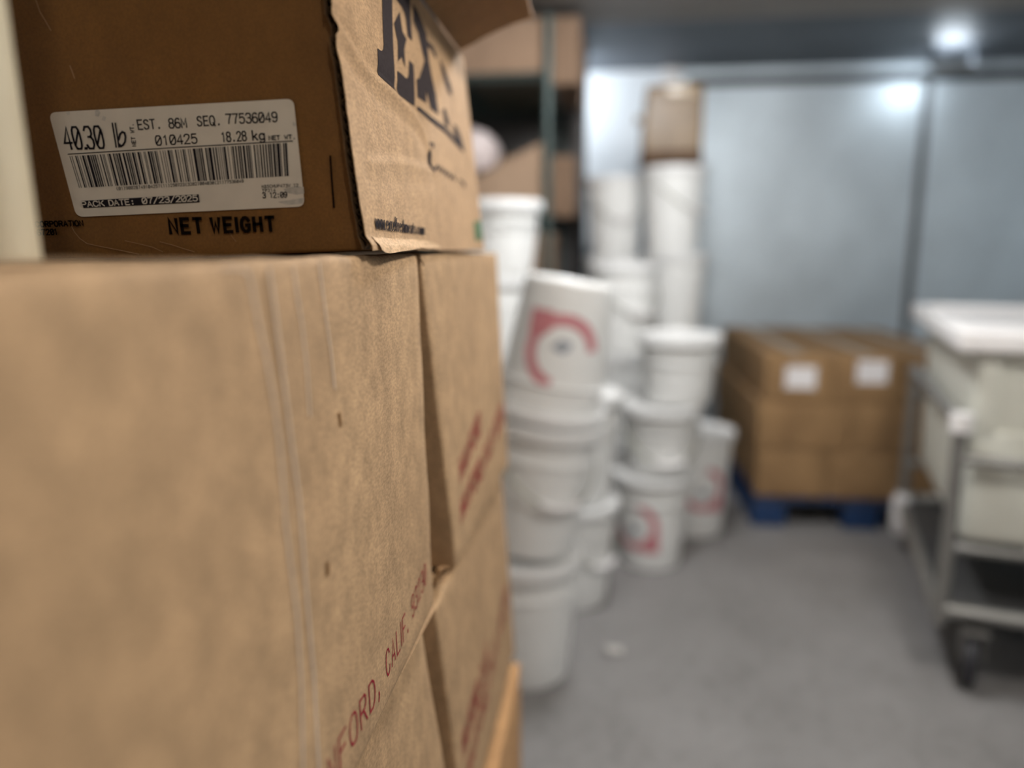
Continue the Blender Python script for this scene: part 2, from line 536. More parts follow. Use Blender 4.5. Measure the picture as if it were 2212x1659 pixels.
def ribbon(mb, pts, wid, fn):
    """pts in pixels, closed-up polyline of given pixel width mapped by fn"""
    P = [Vector((a, b)) for a, b in pts]
    n = len(P)
    off = []
    for i in range(n):
        d0 = (P[i] - P[i - 1]).normalized() if i else None
        d1 = (P[i + 1] - P[i]).normalized() if i < n - 1 else None
        if d0 is None: d0 = d1
        if d1 is None: d1 = d0
        t = (d0 + d1)
        t = t.normalized() if t.length > 1e-6 else d0
        k = 1 / max(.6, abs(t.dot(d0)))
        off.append(Vector((-t.y, t.x)) * (wid / 2 * k))
    ext = wid * .3
    P[0] = P[0] - (P[1] - P[0]).normalized() * ext
    P[-1] = P[-1] + (P[-1] - P[-2]).normalized() * ext
    vs = [fn(*(P[i] + off[i])) for i in range(n)] + [fn(*(P[i] - off[i])) for i in range(n)]
    mb.add(vs, [(i, i + 1, n + i + 1, n + i) for i in range(n - 1)])


def stroke_text(mb, text, p0, p1, h, wid, fn, fill=.74, vertical=False):
    n = len(text)
    for i, ch in enumerate(text):
        if ch not in G: continue
        for line in G[ch]:
            q = []
            for (gx, gy) in line:
                u = (i + .5 - fill / 2 + gx / 4 * fill) / n
                v = gy / 6 * h
                bx = p0[0] + (p1[0] - p0[0]) * u
                by = p0[1] + (p1[1] - p0[1]) * u
                if vertical: q.append((bx - v, by))
                else: q.append((bx - label_slant(bx) * v, by - v))
            ribbon(mb, q, wid, fn)


def sans(mb, text, fn, length, h, wid, gap=1.5):
    """proportional lettering; fn(s, t) maps s in 0..length along the line and t in 0..h upward"""
    x, items = 0.0, []
    for ch in text:
        if ch == ' ':
            x += 2.6
            continue
        xs = [p[0] for l in G[ch] for p in l]
        items.append((ch, x - min(xs)))
        x += max(xs) - min(xs) + gap
    k = length / (x - gap)
    for ch, ox in items:
        for line in G[ch]:
            ribbon(mb, [((ox + a) * k, b / 6 * h) for a, b in line], wid, fn)


def pline(p0, p1, fn, s0=0.0, s1=0.0, hr=1.0):
    """(s, t) along the pixel line p0-p1; hr: height ratio at the far end; s0, s1 lean"""
    d = math.hypot(p1[0] - p0[0], p1[1] - p0[1])

    def f(s, t):
        u = s / d
        t2 = t * (1 + (hr - 1) * u)
        return fn(p0[0] + (p1[0] - p0[0]) * u - (s0 + (s1 - s0) * u) * t2, p0[1] + (p1[1] - p0[1]) * u - t2)
    return f, d


# ------------------------------------------------------------------ the meat box on top
YF = .560          # front panel
SK = .107          # sideways lean of the box
XB = -.176
ZB, ZT, YN, YE = 1.2195, 1.490, .546, 1.112
NS = Vector((1, 0, SK)).normalized()


def side_x(z): return XB - SK * (z - 1.22)


meat = empty('meat_box', (-.45, .82, ZB - .006), 'brown meat box with the 40.30 lb label, topmost of the near stack', 'box')


def meat_body():
    xl = -.66
    t = .012
    m = MB()
    L = (side_x(1.22) - .006 - xl, 1.104 - YF, 1.486 - ZB)
    vs, fs = rbox(L, .003, [40, 10, 30])
    out = []
    for p in vs:
        x, y, z = xl + p[0], YF + p[1], ZB + p[2]
        q = Vector((x - SK * (z - 1.22), y, z - .0060 * (1 - p[2] / L[2]) ** 6 * max(0, min(1, (-.185 - x) / .16))))
        if p[1] < .02:
            w = p[2] / L[2]
            # crumpled band along the foot of the panel and a soft dent up right
            q.y += .0010 * nz(x * 18, z * 40, 2.0) * (1 - w) ** 2 + .0006 * nz(x * 7, z * 7, 5)
            d = z - (1.2335 + .006 * math.sin(x * 21) - .02 * (x + .30))
            q.y -= .0016 * math.exp(-(d / .0022) ** 2) * max(0, min(1, 1.2 - abs(x + .36) * 7))
            d2 = (x + .245) - .4 * (z - 1.38)
            q.y += .0014 * math.exp(-(d2 / .006) ** 2) * max(0, min(1, (z - 1.33) * 12))
        out.append(q)
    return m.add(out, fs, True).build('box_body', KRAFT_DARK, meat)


meat_body_o = meat_body()

CREASE = [[(733, 60), (765, 112), (795, 155), (848, 200), (880, 232), (905, 262), (922, 300), (932, 348)],
          [(800, 352), (838, 352), (872, 352), (905, 362), (940, 372)],
          [(808, 205), (816, 250), (820, 275)],
          [(760, 95), (778, 120), (800, 140)]]
CREASE3 = []
for cl in CREASE:
    q = [on_plane(x, y, (XB, .6, 1.22), NS) for x, y in cl]
    CREASE3.append([(p.y, p.z) for p in q])


def seg_d(y, z, a, b):
    ax, az = a
    bx, bz = b
    dx, dz = bx - ax, bz - az
    L2 = dx * dx + dz * dz
    t = max(0, min(1, ((y - ax) * dx + (z - az) * dz) / L2))
    ex, ez = y - ax - t * dx, z - az - t * dz
    side = 1 if (dx * ez - dz * ex) > 0 else -1
    return math.hypot(ex, ez), side


def side_disp(y, z):
    """outward relief of the side panel: creases and the flared, scuffed foot"""
    d = .0006 * nz(y * 22, z * 22, 1.7) + .0012 * nz(y * 5, z * 6, 4.0)
    for i, cl in enumerate(CREASE3):
        best, sd = 9, 1
        for a, b in zip(cl, cl[1:]):
            e, s = seg_d(y, z, a, b)
            if e < best: best, sd = e, s
        amp = (.0020, .0009, .0006, .0008)[i]
        wd = (.0045, .004, .002, .003)[i]
        d += amp * math.exp(-(best / wd) ** 2) - amp * .6 * math.exp(-((best - .008 * (1 if sd > 0 else 2)) / .006) ** 2)
    foot = ZB + .0105 - .02 * max(0, y - .62) + .0015 * nz(y * 70, 2.2)
    if z < foot:
        k = (foot - z) / .0105
        d += (.0040 * min(1, k * 1.6) + .0012 * nz(y * 60, z * 60, 8)) * max(0, 1 - (y - .55) / .26)
    return d


def side_pt(y, z, lift=0.0):
    x = side_x(z) + side_disp(y, z)
    p = Vector((x, y, z))
    return p + NS * lift


def side_edge(z):
    return YN + .0016 * nz(z * 90, 3.3) + .0028 * nz(z * 30, 1.1) + (.004 if z > 1.372 and z < 1.385 else 0)


def side_panel():
    m = MB()
    ny, nzv = 110, 84
    zs = [ZB + (ZT - ZB) * (j / nzv) ** 1.15 for j in range(nzv + 1)]
    vs = []
    for lay in (0, 1):
        for z in zs:
            y0 = side_edge(z) + (.0008 if lay else 0)
            zz = z
            for i in range(ny + 1):
                u = (i / ny) ** 1.4
                y = y0 + (YE - y0) * u
                zb = zz
                if z < ZB + .004: zb = z + .0012 * abs(nz(y * 45, 7.7))
                p = side_pt(y, zb, -.0009 if lay else 0)
                vs.append(p)
    fs = []
    W1 = ny + 1
    L1 = W1 * (nzv + 1)
    for j in range(nzv):
        for i in range(ny):
            a = j * W1 + i
            fs.append((a, a + 1, a + W1 + 1, a + W1))
            fs.append((L1 + a, L1 + a + W1, L1 + a + W1 + 1, L1 + a + 1))
    for j in range(nzv):
        a = j * W1
        fs.append((a, a + W1, L1 + a + W1, L1 + a))
        a = j * W1 + ny
        fs.append((a, L1 + a, L1 + a + W1, a + W1))
    for i in range(ny):
        fs.append((i, L1 + i, L1 + i + 1, i + 1))
        a = nzv * W1 + i
        fs.append((a, a + 1, L1 + a + 1, L1 + a))
    o = m.add(vs, fs, True).build('side_panel', KRAFT_SIDE, meat, label='pale kraft side panel with the big dark lettering')
    # raw corrugated edge: inner liner and a wavy flute between the liners
    zz = [ZB + .001 + (ZT - ZB - .002) * k / 260 for k in range(261)]
    for (f, dep, y_in, nm, mt) in ((lambda z: -.0064 + .0006 * nz(z * 60, 5.5), .012, .0006, 'inner_liner', KRAFT_EDGE),
                                   (lambda z: -.0034 + .0017 * math.sin(z * 2 * math.pi / .0088 + 2.2 * nz(z * 40, 6.1)), .010, .0030, 'flute', FLUTE)):
        e = MB()
        vs = []
        for z in zz:
            y = side_edge(z) + y_in + .0012 + .0010 * nz(z * 140, 9.0)
            for (dy, dx) in ((0, -.00028), (dep, -.00028), (dep, .00028), (0, .00028)):
                vs.append(Vector((side_x(z) + side_disp(y, z) * .5 + f(z) + dx, y + dy, z)))
        fs = []
        for k in range(260):
            for q in range(4):
                fs.append((k * 4 + q, k * 4 + (q + 1) % 4, (k + 1) * 4 + (q + 1) % 4, (k + 1) * 4 + q))
        e.add(vs, fs)
        e.build(nm, mt, o, label='dark raw corrugated ' + nm.replace('_', ' '))
    return o


panel = side_panel()


def on_side(x, y, lift=.0005):
    p = on_plane(x, y, (XB, .6, 1.22), NS)
    return side_pt(p.y, p.z, lift)


def poly_on(polys, fn, name, mat, parent, maxlen=9.0):
    bm = bmesh.new()
    for poly in polys:
        f = bm.faces.new([bm.verts.new((x, y, 0)) for x, y in poly])
        bmesh.ops.triangulate(bm, faces=[f])
    for _ in range(4):
        es = [e for e in bm.edges if e.calc_length() > maxlen]
        if not es: break
        bmesh.ops.subdivide_edges(bm, edges=es, cuts=1)
        bmesh.ops.triangulate(bm, faces=bm.faces)
    bm.verts.index_update()
    m = MB()
    m.add([fn(v.co.x, v.co.y) for v in bm.verts], [tuple(v.index for v in f.verts) for f in bm.faces])
    bm.free()
    return m.build(name, mat, parent)


def z5(pts): return [(760 + x / 7.373, y / 7.373) for x, y in pts]


BIG = [
    z5([(470, -300), (635, -300), (640, 200), (660, 800), (690, 1450), (560, 1322), (428, 1190), (418, 980), (408, 768), (445, 800), (480, 815), (500, 775), (507, 700), (498, 400), (484, 0)]),
    z5([(690, -300), (920, -300), (930, 0), (945, 300), (965, 655), (892, 575), (884, 500), (862, 300), (840, 200), (800, 110), (715, 5)]),
    z5([(760, 185), (792, 400), (806, 500), (872, 625), (834, 780), (852, 1080), (788, 905), (733, 982), (728, 660), (668, 370), (738, 412)]),
    z5([(722, 1125), (800, 1190), (850, 1240), (882, 1246), (902, 1190), (912, 960), (985, 1030), (995, 1300), (1005, 1690), (870, 1595), (733, 1495)]),
    z5([(978, 55), (1060, 200), (1130, 370), (1195, 540), (1212, 740), (1240, 1000), (1290, 1250), (1345, 1500), (1390, 1830), (1262, 1725), (1252, 1400), (1262, 1330), (1232, 1240), (1198, 1185), (1168, 1245), (1162, 1330), (1190, 1440), (1192, 1645), (1040, 1545), (1030, 1258), (1078, 1250), (1122, 1120), (1162, 960), (1120, 800), (1060, 520), (985, 330)]),
    z5([(1205, 640), (1300, 740), (1360, 920), (1330, 920), (1270, 800), (1215, 740)]),
    z5([(1395, 930), (1480, 1100), (1560, 1330), (1600, 1520), (1545, 1500), (1470, 1260), (1420, 1080)]),
    [(956, 236), (962, 234), (970, 262), (971, 276), (962, 268)],
    [(979, 268), (985, 272), (996, 300), (1001, 324), (990, 312), (981, 288)],
    [(902, 229), (912, 236), (930, 250), (960, 272), (978, 292), (1001, 322), (1001, 331), (978, 304), (958, 284), (928, 260), (902, 237)],
]
big = poly_on(BIG, on_side, 'printed_lettering', INK_BOX, panel)
sm = MB()
fq, dq = pline((809, 495), (915, 507), lambda x, y: on_side(x, y, .0009), .10, .02, .64)
sans(sm, 'www.excelfreshmeats.com', fq, dq, 33, 1.8, 1.3)
sm.build('printed_web_address', INK, panel)
sm = MB()
for pts, w in (([(936, 318), (935, 310), (930, 309), (927, 320), (926, 335), (928, 352), (933, 364), (938, 368), (942, 362)], 4.2),
               ([(942, 362), (945, 357), (948, 368), (951, 360), (954, 372), (957, 364), (960, 376), (963, 368), (966, 381), (970, 373), (974, 386), (978, 379), (982, 388)], 4.0),
               ([(992, 388), (997, 392), (1001, 402), (1004, 404), (1000, 394)], 3.0)):
    ribbon(sm, pts, w, on_side)
sm.build('printed_script', INK_BOX, panel)
poly_on([[(1023, 479), (1039.5, 477), (1042, 518), (1026, 520)]], on_side, 'green_mark', GREEN, panel)

TORN = [(799, 509), (806, 512), (815, 514.5), (822, 512.5), (832, 514), (845, 516), (858, 515), (872, 517.5), (888, 516.5), (902, 518.5), (918, 520), (934, 524), (946, 530), (952, 536), (936, 538), (918, 536.5), (905, 535), (897, 537), (884, 540), (868, 542), (852, 544), (838, 546.5), (826, 548), (814, 546.5), (805, 540)]
poly_on([TORN], lambda x, y: on_side(x, y, .0007 + .0022 * max(0, min(1, (y - 512) / 24)) ** 1.5 * max(0, 1 - (x - 800) / 170) + .0005 * nz(x * .12, y * .12)), 'torn_foot', KRAFT_LIGHT, panel, 5.0)

# raised top flap hinged on the side panel
fl = MB()
hx = side_x(ZT)
nfl = 14
vs = []
for lay in (0, 1):
    for i in range(nfl + 1):
        y = .60 + (1.083 - .60) * i / nfl
        for j in range(7):
            u = j / 6
            x = hx + .001 + (.103 + .004 * nz(y * 8, 2.2)) * u
            z = ZT + .003 + .040 * u + .004 * math.sin(u * 3.1) + .0015 * nz(y * 9, u * 4, 3)
            vs.append(Vector((x, y, z + (.005 if lay else 0))))
fs = []
n1 = 7 * (nfl + 1)
for i in range(nfl):
    for j in range(6):
        a = i * 7 + j
        fs += [(a, a + 1, a + 8, a + 7), (n1 + a, n1 + a + 7, n1 + a + 8, n1 + a + 1)]
for i in range(nfl):
    a = i * 7
    fs += [(a, a + 7, n1 + a + 7, n1 + a), (a + 6, n1 + a + 6, n1 + a + 13, a + 13)]
for j in range(6):
    fs += [(j, n1 + j, n1 + j + 1, j + 1), (nfl * 7 + j, nfl * 7 + j + 1, n1 + nfl * 7 + j + 1, n1 + nfl * 7 + j)]
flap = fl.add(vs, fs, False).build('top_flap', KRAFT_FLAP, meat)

# shipping label on the front panel
YL = YF - .0006


def on_front(x, y, lift=0.0):
    return on_plane(x, y, (0, YL - lift, 0), NY)


def front_y(x, z): return 0


def rounded_quad(q, r, n=7):
    out = []
    for i in range(4):
        p, a, b = Vector(q[i]), Vector(q[i - 1]), Vector(q[(i + 1) % 4])
        d0, d1 = (a - p).normalized(), (b - p).normalized()
        for k in range(n + 1):
            t = k / n
            s, e = p + d0 * r, p + d1 * r
            out.append(tuple(s * (1 - t) ** 2 + p * 2 * t * (1 - t) + e * t * t))
    return out


def paper_wave(x, y):
    """px in; slight cockling of the stuck-down paper"""
    d = 0
    for (cx, sl, w) in ((268, .25, 5), (315, .2, 9), (424, .08, 4), (560, .1, 5), (350, .1, 7)):
        e = (x - cx) - sl * (y - 300)
        d += math.exp(-(e / w) ** 2)
    return .00035 * d * (1 if y < 275 or y > 400 else .25)


lab = poly_on([rounded_quad([(105, 243), (634, 213), (658.5, 446), (165, 469)], 17)], lambda x, y: on_front(x, y, .0014 + paper_wave(x, y)), 'shipping_label', LABEL, meat, 14.0)
lab['label'] = 'white paper label reading 40.30 lb and PACK DATE: 07/23/2025'
PL = .0019


def on_label(x, y): return on_front(x, y, PL + paper_wave(x, y))


t = MB()
stroke_text(t, '40', (140.5, 322.5), (182.5, 321), 47, 4.3, on_label, .74)
ribbon(t, [(184.2, 320.5), (187.6, 320.4)], 6, on_label)
stroke_text(t, '30', (187, 321), (230, 319.5), 47, 4.3, on_label, .74)
ribbon(t, [(242.5, 266), (251, 318)], 3.4, on_label)
ribbon(t, [(249, 266), (257, 318)], 3.2, on_label)
ribbon(t, [(256, 302), (259, 290), (264, 285), (269, 287), (271, 296), (270, 306), (266, 313), (261, 316), (258, 312)], 4.4, on_label)
stroke_text(t, 'NET WT.', (294, 317), (287.5, 266), 8, 1.7, on_label, .72, vertical=True)
stroke_text(t, 'EST. 86M', (297, 279.5), (405, 275), 20, 2.75, on_label, .76)
stroke_text(t, 'SEQ.', (425, 272), (480, 269.5), 20, 2.75, on_label, .74)
stroke_text(t, '77536049', (488, 267.5), (601, 262.5), 20.5, 2.75, on_label, .76)
stroke_text(t, '010425', (336, 314), (428, 309), 20, 2.75, on_label, .76)
stroke_text(t, '18.28', (478, 306.5), (534, 303.5), 20, 2.75, on_label, .76)
stroke_text(t, 'kg', (544, 303), (574, 301.5), 19, 3.0, on_label, .80)
stroke_text(t, 'NET WT.', (580, 302.5), (640, 299.5), 8.5, 2.0, on_label, .78)
ribbon(t, [(147, 333), (390, 318), (632, 304.5)], 1.9, on_label)
stroke_text(t, '(01)90028749104257(11)250723(3202)004030(21)77536049', (251, 410.5), (527, 394), 6.2, .95, on_label, .70)
stroke_text(t, 'MSSCHUP473W 12', (565, 406), (645, 403.5), 6.4, 1.0, on_label, .72)
stroke_text(t, 'TP214', (566, 415), (596, 413.6), 6.2, 1.0, on_label, .72)
stroke_text(t, '3 12:09', (567, 427.5), (621, 426), 11, 1.9, on_label, .80)
t.build('printed_text', INK, lab)

SMUDGE = plain('label_smudge', (.44, .40, .34), .6, var=.2, scale=200)
for k, pl in enumerate(([(205, 240), (212, 236), (217, 243), (213, 252), (206, 250)], [(222, 250), (229, 253), (227, 262), (220, 259)], [(142, 243), (150, 241), (152, 247), (145, 249)],
                        [(612, 408), (640, 402), (656, 404), (657, 418), (640, 421), (618, 416)], [(600, 436), (640, 430), (655, 428), (654, 440), (620, 443)], [(633, 262), (640, 268), (637, 274), (632, 270)])):
    poly_on([pl], lambda x, y: on_front(x, y, PL - .0003 + paper_wave(x, y)), 'label_smudge', SMUDGE, lab, 14.0)

bars = MB()
rb = random.Random(11)
widths = []
while sum(widths) < 318:
    a = [rb.choice((1, 1, 1, 2, 2, 3, 4)) for _ in range(6)]
    if sum(a) == 11: widths += a
tot = sum(widths)
pos = 0
for i, wv in enumerate(widths):
    if i % 2 == 0:
        u0, u1 = (pos + .08) / tot, (pos + wv - .02) / tot
        q = []
        for (u, e) in ((u0, 0), (u1, 0), (u1, 1), (u0, 1)):
            tx, ty = 150 + 471 * u, 337.5 - 29 * u
            bx, by = 171 + 454 * u, 406 - 26 * u
            sx = tx + (bx - tx) * e
            mid = 1.5 * math.sin(math.pi * u)
            q.append(on_label(sx + (0 if e == 0 else -mid * 0), ty + (by - ty) * e))
        bars.add(q, [(0, 1, 2, 3)])
    pos += wv
bars.build('barcode', INK, lab)
pk = MB()
pk.add([on_label(175, 434), on_label(429, 419.5), on_label(431.5, 437), on_label(180.5, 449.5)], [(0, 1, 2, 3)])
pkb = pk.build('date_bar', INK, lab)
PL = .0023
t2 = MB()
stroke_text(t2, 'PACK', (176, 447.5), (227, 444.8), 11.5, 2.2, on_label, .80)
stroke_text(t2, 'DATE:', (235, 444.2), (293, 441.2), 11.5, 2.2, on_label, .80)
stroke_text(t2, '07/23/2025', (307, 440), (428, 433.6), 12, 2.3, on_label, .80)
t2.build('pack_date', LABEL, lab)


def on_board(x, y): return on_front(x, y, .0022)


st = MB()
fq, dq = pline((369, 504), (593, 498), on_board, .16, .10, .95)
sans(st, 'NET WEIGHT', fq, dq, 30.5, 7.6, 2.6)
st.build('printed_lettering', INK_DARK, meat_body_o)
st = MB()
fq, dq = pline((78, 490), (180, 487.5), on_board, .2, .2)
sans(st, 'CORPORATION', fq, dq, 11, 3.0, 1.6)
st.build('stamped_print', INK_DARK, meat_body_o)
st = MB()
fq, dq = pline((82, 508), (122, 506.5), on_board, .2, .2)
sans(st, '67201', fq, dq, 11.5, 2.9, 1.6)
st.build('stamped_print', INK_DARK, meat_body_o)
st = MB()
ribbon(st, [(713.5, 337), (717, 390), (721.5, 448)], 4.2, on_board)
st.build('registration_line', INK_DARK, meat_body_o)
SCUFF = plain('scuff_tan', (.30, .17, .08), .8)
for pts, w in (([(76, -4), (86, 25), (98, 45), (110, 66)], 2.0), ([(151, 142), (156, 155), (161, 169)], 2.4), ([(150, 480), (160, 500), (172, 515), (188, 526), (215, 532), (262, 541), (300, 549)], 1.5), ([(345, 522), (372, 529), (396, 537), (420, 544)], 1.3),
               ([(270, 520), (298, 526), (330, 534), (352, 544)], 1.1), ([(495, 500), (502, 512), (510, 522)], 1.0)):
    fb = MB()
    ribbon(fb, pts, w, on_board)
    fb.build('scuff_mark', SCUFF, meat_body_o)


# ------------------------------------------------------------------ red print, tape edges on the lower boxes
def face_px(k, xp):
    """pixel on box face k (box face near x = xp)"""
    fc = FACES[k]

    def f(x, y, lift=.0005):
        p = on_plane(x, y, (xp, 0, 0), NX)
        for _ in range(3):
            q = fc(p.y, p.z, 0)
            p = on_plane(x, y, (q.x, 0, 0), NX)
        return fc(p.y, p.z, lift)
    return f


def red_line(k, xp, root, text, p0, p1, h, wid, gap=1.6):
    f = face_px(k, xp)
    a, b = f(*p0), f(*p1)
    sl = (b.z - a.z) / (b.y - a.y)
    L = min(b.y, 1.235) - a.y
    m = MB()
    sans(m, text, lambda s, t: FACES[k](a.y + s, a.z + sl * s + t, .0005), L, h, wid, gap)
    m.build('red_lettering', RED, root)


f1 = face_px(0, -.172)
red_line(0, -.172, box_near, 'CALIF.', (835, 1464), (881, 1364), .0222, .0017, 2.3)
red_line(0, -.172, box_near, '93230', (890, 1336), (920, 1256), .0205, .0016, 1.9)
red_line(0, -.172, box_near, 'HANFORD,', (655, 1815), (819, 1502), .0222, .0021, 2.0)
for pts, w in (([(478, 578), (515, 580), (534, 588), (541, 610), (548, 650), (558, 700), (572, 760), (588, 850), (603, 960), (610, 1050), (616, 1130), (626, 1215), (640, 1320), (650, 1480), (654, 1700)], 5),
               ([(580, 580), (586, 620), (594, 680), (604, 760), (622, 900), (632, 980), (646, 1080), (655, 1200), (662, 1290), (676, 1450), (690, 1700)], 5),
               ([(632, 575), (641, 640), (651, 700), (662, 800), (668, 900)], 3.5),
               ([(688, 568), (696, 630), (704, 690), (714, 760), (722, 840)], 3)):
    mb = MB()
    ribbon(mb, pts, w, f1)
    mb.build('tape_edge', TAPE_EDGE, box_near, label='pale tape edge')
for pts, w in (([(731, 892), (733, 905), (735, 920)], 5), ([(706, 1216), (707, 1230), (706, 1242)], 6)):
    mb = MB()
    ribbon(mb, pts, w, f1)
    mb.build('nick', KRAFT_DARK, box_near, label='small dark nick')
mb = MB()
ribbon(mb, [(571, 598), (583, 690), (595, 760), (611, 850), (618, 900)], 4, f1)
mb.build('tape_crease', KRAFT_FAR, box_near)
# folded bottom edge of the nearest box
mb = MB()
p3 = []
for y in (.713, .70, .68, .65, .62, .59):
    q = FACES[0](y, .8475, -.0012)
    p3.append(q)
mb.tube(p3, [.0032, .0030, .0022, .0012, .0006, .0003], 8)
mb.build('bottom_fold', KRAFT_SIDE, box_near)

red_line(1, -.17, box_far, 'HANFORD', (994, 1042), (1037, 932), .030, .0045)
red_line(1, -.17, box_far, 'HANFORD, CALIF. 93230', (996, 1128), (1098, 874), .030, .0045)
red_line(3, -.16, box_far_low, 'HANFORD, CALIF.', (1000, 1640), (1055, 1425), .036, .0036)
red_line(3, -.16, box_far_low, 'HANFORD, CALIF. 93230', (1012, 1690), (1101, 1268), .034, .0036)
# torn corner where the two upper boxes meet
mb = MB()
rr = random.Random(4)
for k in range(6):
    a = on_plane(906 + rr.uniform(-4, 3), 553 + rr.uniform(-4, 6), (0, .7215, 0), NY)
    b = a + Vector((rr.uniform(-.002, .004), rr.uniform(-.004, .004), rr.uniform(-.009, -.001)))
    c = (a + b) / 2 + Vector((rr.uniform(.0, .002), 0, rr.uniform(-.002, .0)))
    mb.tube([a, c, b], .0006, 5)
mb.build('torn_corner', KRAFT_EDGE, box_near)
mb = MB()
for (x0, y0, x1, y1) in ((945, 1232, 968, 1228), (944, 1240, 962, 1236), (940, 1252, 958, 1242), (938, 1262, 950, 1252)):
    a, b = on_plane(x0, y0, (0, .745, 0), NY), on_plane(x1, y1, (0, .80, 0), NY)
    mb.tube([a, (a + b) / 2 + Vector((0, 0, .002)), b], .0022, 6)
mb.build('torn_flap', KRAFT_FLAP, box_near)

# ------------------------------------------------------------------ cream post on the near box
post = MB()
post.tube([(-.309, .352, 1.2145), (-.3135, .352, 1.36), (-.327, .352, 1.80)], .0195, 28)
pst = post.build('upright_post', CREAM)
tag(pst, 'pale cream round post at the far left, standing behind the near box top edge', 'post')


# ------------------------------------------------------------------ white pails
def rad(z, H): return .1175 + (.1455 - .1175) * min(1, z / (H - .03))


_pail = {}


def pail_meshes(H):
    k = round(H, 4)
    if k in _pail: return _pail[k]
    hb = H - .012
    r = lambda z: rad(z, H)
    prof = [(0, .004), (.100, .004), (.104, 0), (.113, 0), (.117, .004), (r(.012), .012)]
    prof += [(r(z), z) for z in (hb * .25, hb * .5, hb * .72)]
    z1 = hb - .095
    prof += [(r(z1), z1), (r(z1) + .006, z1 + .003), (r(z1) + .006, z1 + .008), (r(z1) + .001, z1 + .011),
             (r(z1) + .001, z1 + .042), (r(z1) + .006, z1 + .045), (r(z1) + .006, z1 + .050), (r(z1) + .001, z1 + .053),
             (.1455, hb - .02), (.1475, hb - .012), (.1475, hb), (.141, hb), (.139, hb - .06), (.112, .01), (0, .01)]
    body = MB().lathe(prof).mesh('pail_body', PAIL)
    l = [(.1485, H - .036), (.1565, H - .036), (.158, H - .033), (.158, H - .007), (.1565, H - .001), (.154, H), (.148, H), (.146, H - .003), (.144, H - .010),
         (.138, H - .011), (.09, H - .0095), (0, H - .0095)]
    lid = MB().lathe(l).mesh('lid', LID)
    pts = []
    for i in range(25):
        a = math.pi * i / 24
        z = z1 + .02 - .125 * math.sin(a) ** 1.2
        pts.append((1.045 * (r(z1) + .004) * math.cos(a), -1.045 * (r(z1) + .004) * math.sin(a), z))
    bail = MB().tube(pts, .0032, 8).mesh('bail_handle', WIRE)
    grip = MB().tube(pts[9:16], .0095, 10).mesh('grip', WHITE)
    # ring badge printed on the wall of the pail
    zc = hb * .50

    def cyl(s, z, lift=.0012):
        rr_ = r(zc + z) + lift
        a = -math.pi / 2 + s / rr_
        return Vector((rr_ * math.cos(a), rr_ * math.sin(a), zc + z))
    sc_ = min(1.0, (hb - .12) / .20)
    ro, ri = .100 * sc_, .070 * sc_
    ring = MB()
    n = 48
    vs, fs = [], []
    for i in range(n + 1):
        a = math.radians(-172 + 250 * i / n)
        for q in (ri, ro): vs.append(cyl(q * math.cos(a), q * math.sin(a)))
    for i in range(n): fs.append((2 * i, 2 * i + 1, 2 * i + 3, 2 * i + 2))
    ring.add(vs, fs)
    m = 8
    vs = [cyl(ro * (.36 + .64 * i / m), -ro * (.36 + .66 * j / m), .0016) for j in range(m + 1) for i in range(m + 1)]
    keep = []
    for j in range(m):
        for i in range(m):
            cx, cz = .36 + .64 * (i + .5) / m, .36 + .66 * (j + .5) / m
            if math.hypot(cx, cz) > .66: keep.append((j * (m + 1) + i, j * (m + 1) + i + 1, (j + 1) * (m + 1) + i + 1, (j + 1) * (m + 1) + i))
    ring.add(vs, keep)
    badge = ring.mesh('printed_badge', PAIL_RED)
    em = MB()
    em.add([cyl(x * sc_, z * sc_, .0018) for x, z in ((-.022, -.030), (.010, -.034), (.030, -.012), (.012, -.002), (-.006, .0), (-.02, -.012))], [(0, 1, 2, 3, 4, 5)])
    emblem = em.mesh('badge_emblem', PAIL_GREY)
    _pail[k] = (body, lid, bail, grip, badge, emblem)
    return _pail[k]


def pail(label, x, y, z, H=.375, rz=0.0, tilt=0.0, inverted=False, badge=False, handle=True, M=None):
    body, lid, bail, grip, bd, em = pail_meshes(H)
    root = empty('plastic_pail', (0, 0, 0), label, 'bucket', 'white plastic pails stacked on the floor')
    if M is None:
        M = Matrix.Translation((x, y, z)) @ Matrix.Rotation(tilt, 4, 'Y')
    M2 = M @ (Matrix.Translation((0, 0, H)) @ Matrix.Rotation(math.pi, 4, 'Y') if inverted else Matrix()) @ Matrix.Rotation(rz, 4, 'Z')
    root.matrix_basis = M2
    link_mesh('pail_body', body, root)
    link_mesh('lid', lid, root)
    if badge:
        b = link_mesh('printed_badge', bd, root)
        b['label'] = 'red ring badge'
        link_mesh('badge_emblem', em, b)
    if handle:
        h = link_mesh('bail_handle', bail, root)
        link_mesh('grip', grip, h)
    return M


# stack by the box corner: one upright, then two leaning ones, the top one upside down
P1 = .375
pail('plain pail with a thick lid on the floor, nearest the cardboard boxes', -.197, 2.0, 0, rz=2.6, handle=False)
tl = math.radians(7.5)
M = Matrix.Translation((-.190, 2.0, P1 + .1175 * math.sin(tl) + .002)) @ Matrix.Rotation(tl, 4, 'Y')
pail('leaning pail with a hanging handle in the middle of the nearest stack', 0, 0, 0, rz=.5, M=M)
M = M @ Matrix.Translation((-.006, 0, P1 + .0075)) @ Matrix.Rotation(math.radians(1.8), 4, 'Y')
pail('upside-down leaning pail with a red ring badge on top of the nearest stack', 0, 0, 0, inverted=True, badge=True, handle=False, rz=-.12, M=M)
# second column
pail('floor pail just behind the nearest stack, its foot showing right of it', -.083, 2.48, 0, rz=.9)
pail('plain pail on the floor pail just behind the nearest stack', -.078, 2.48, P1 + .002, rz=2.2, handle=False)
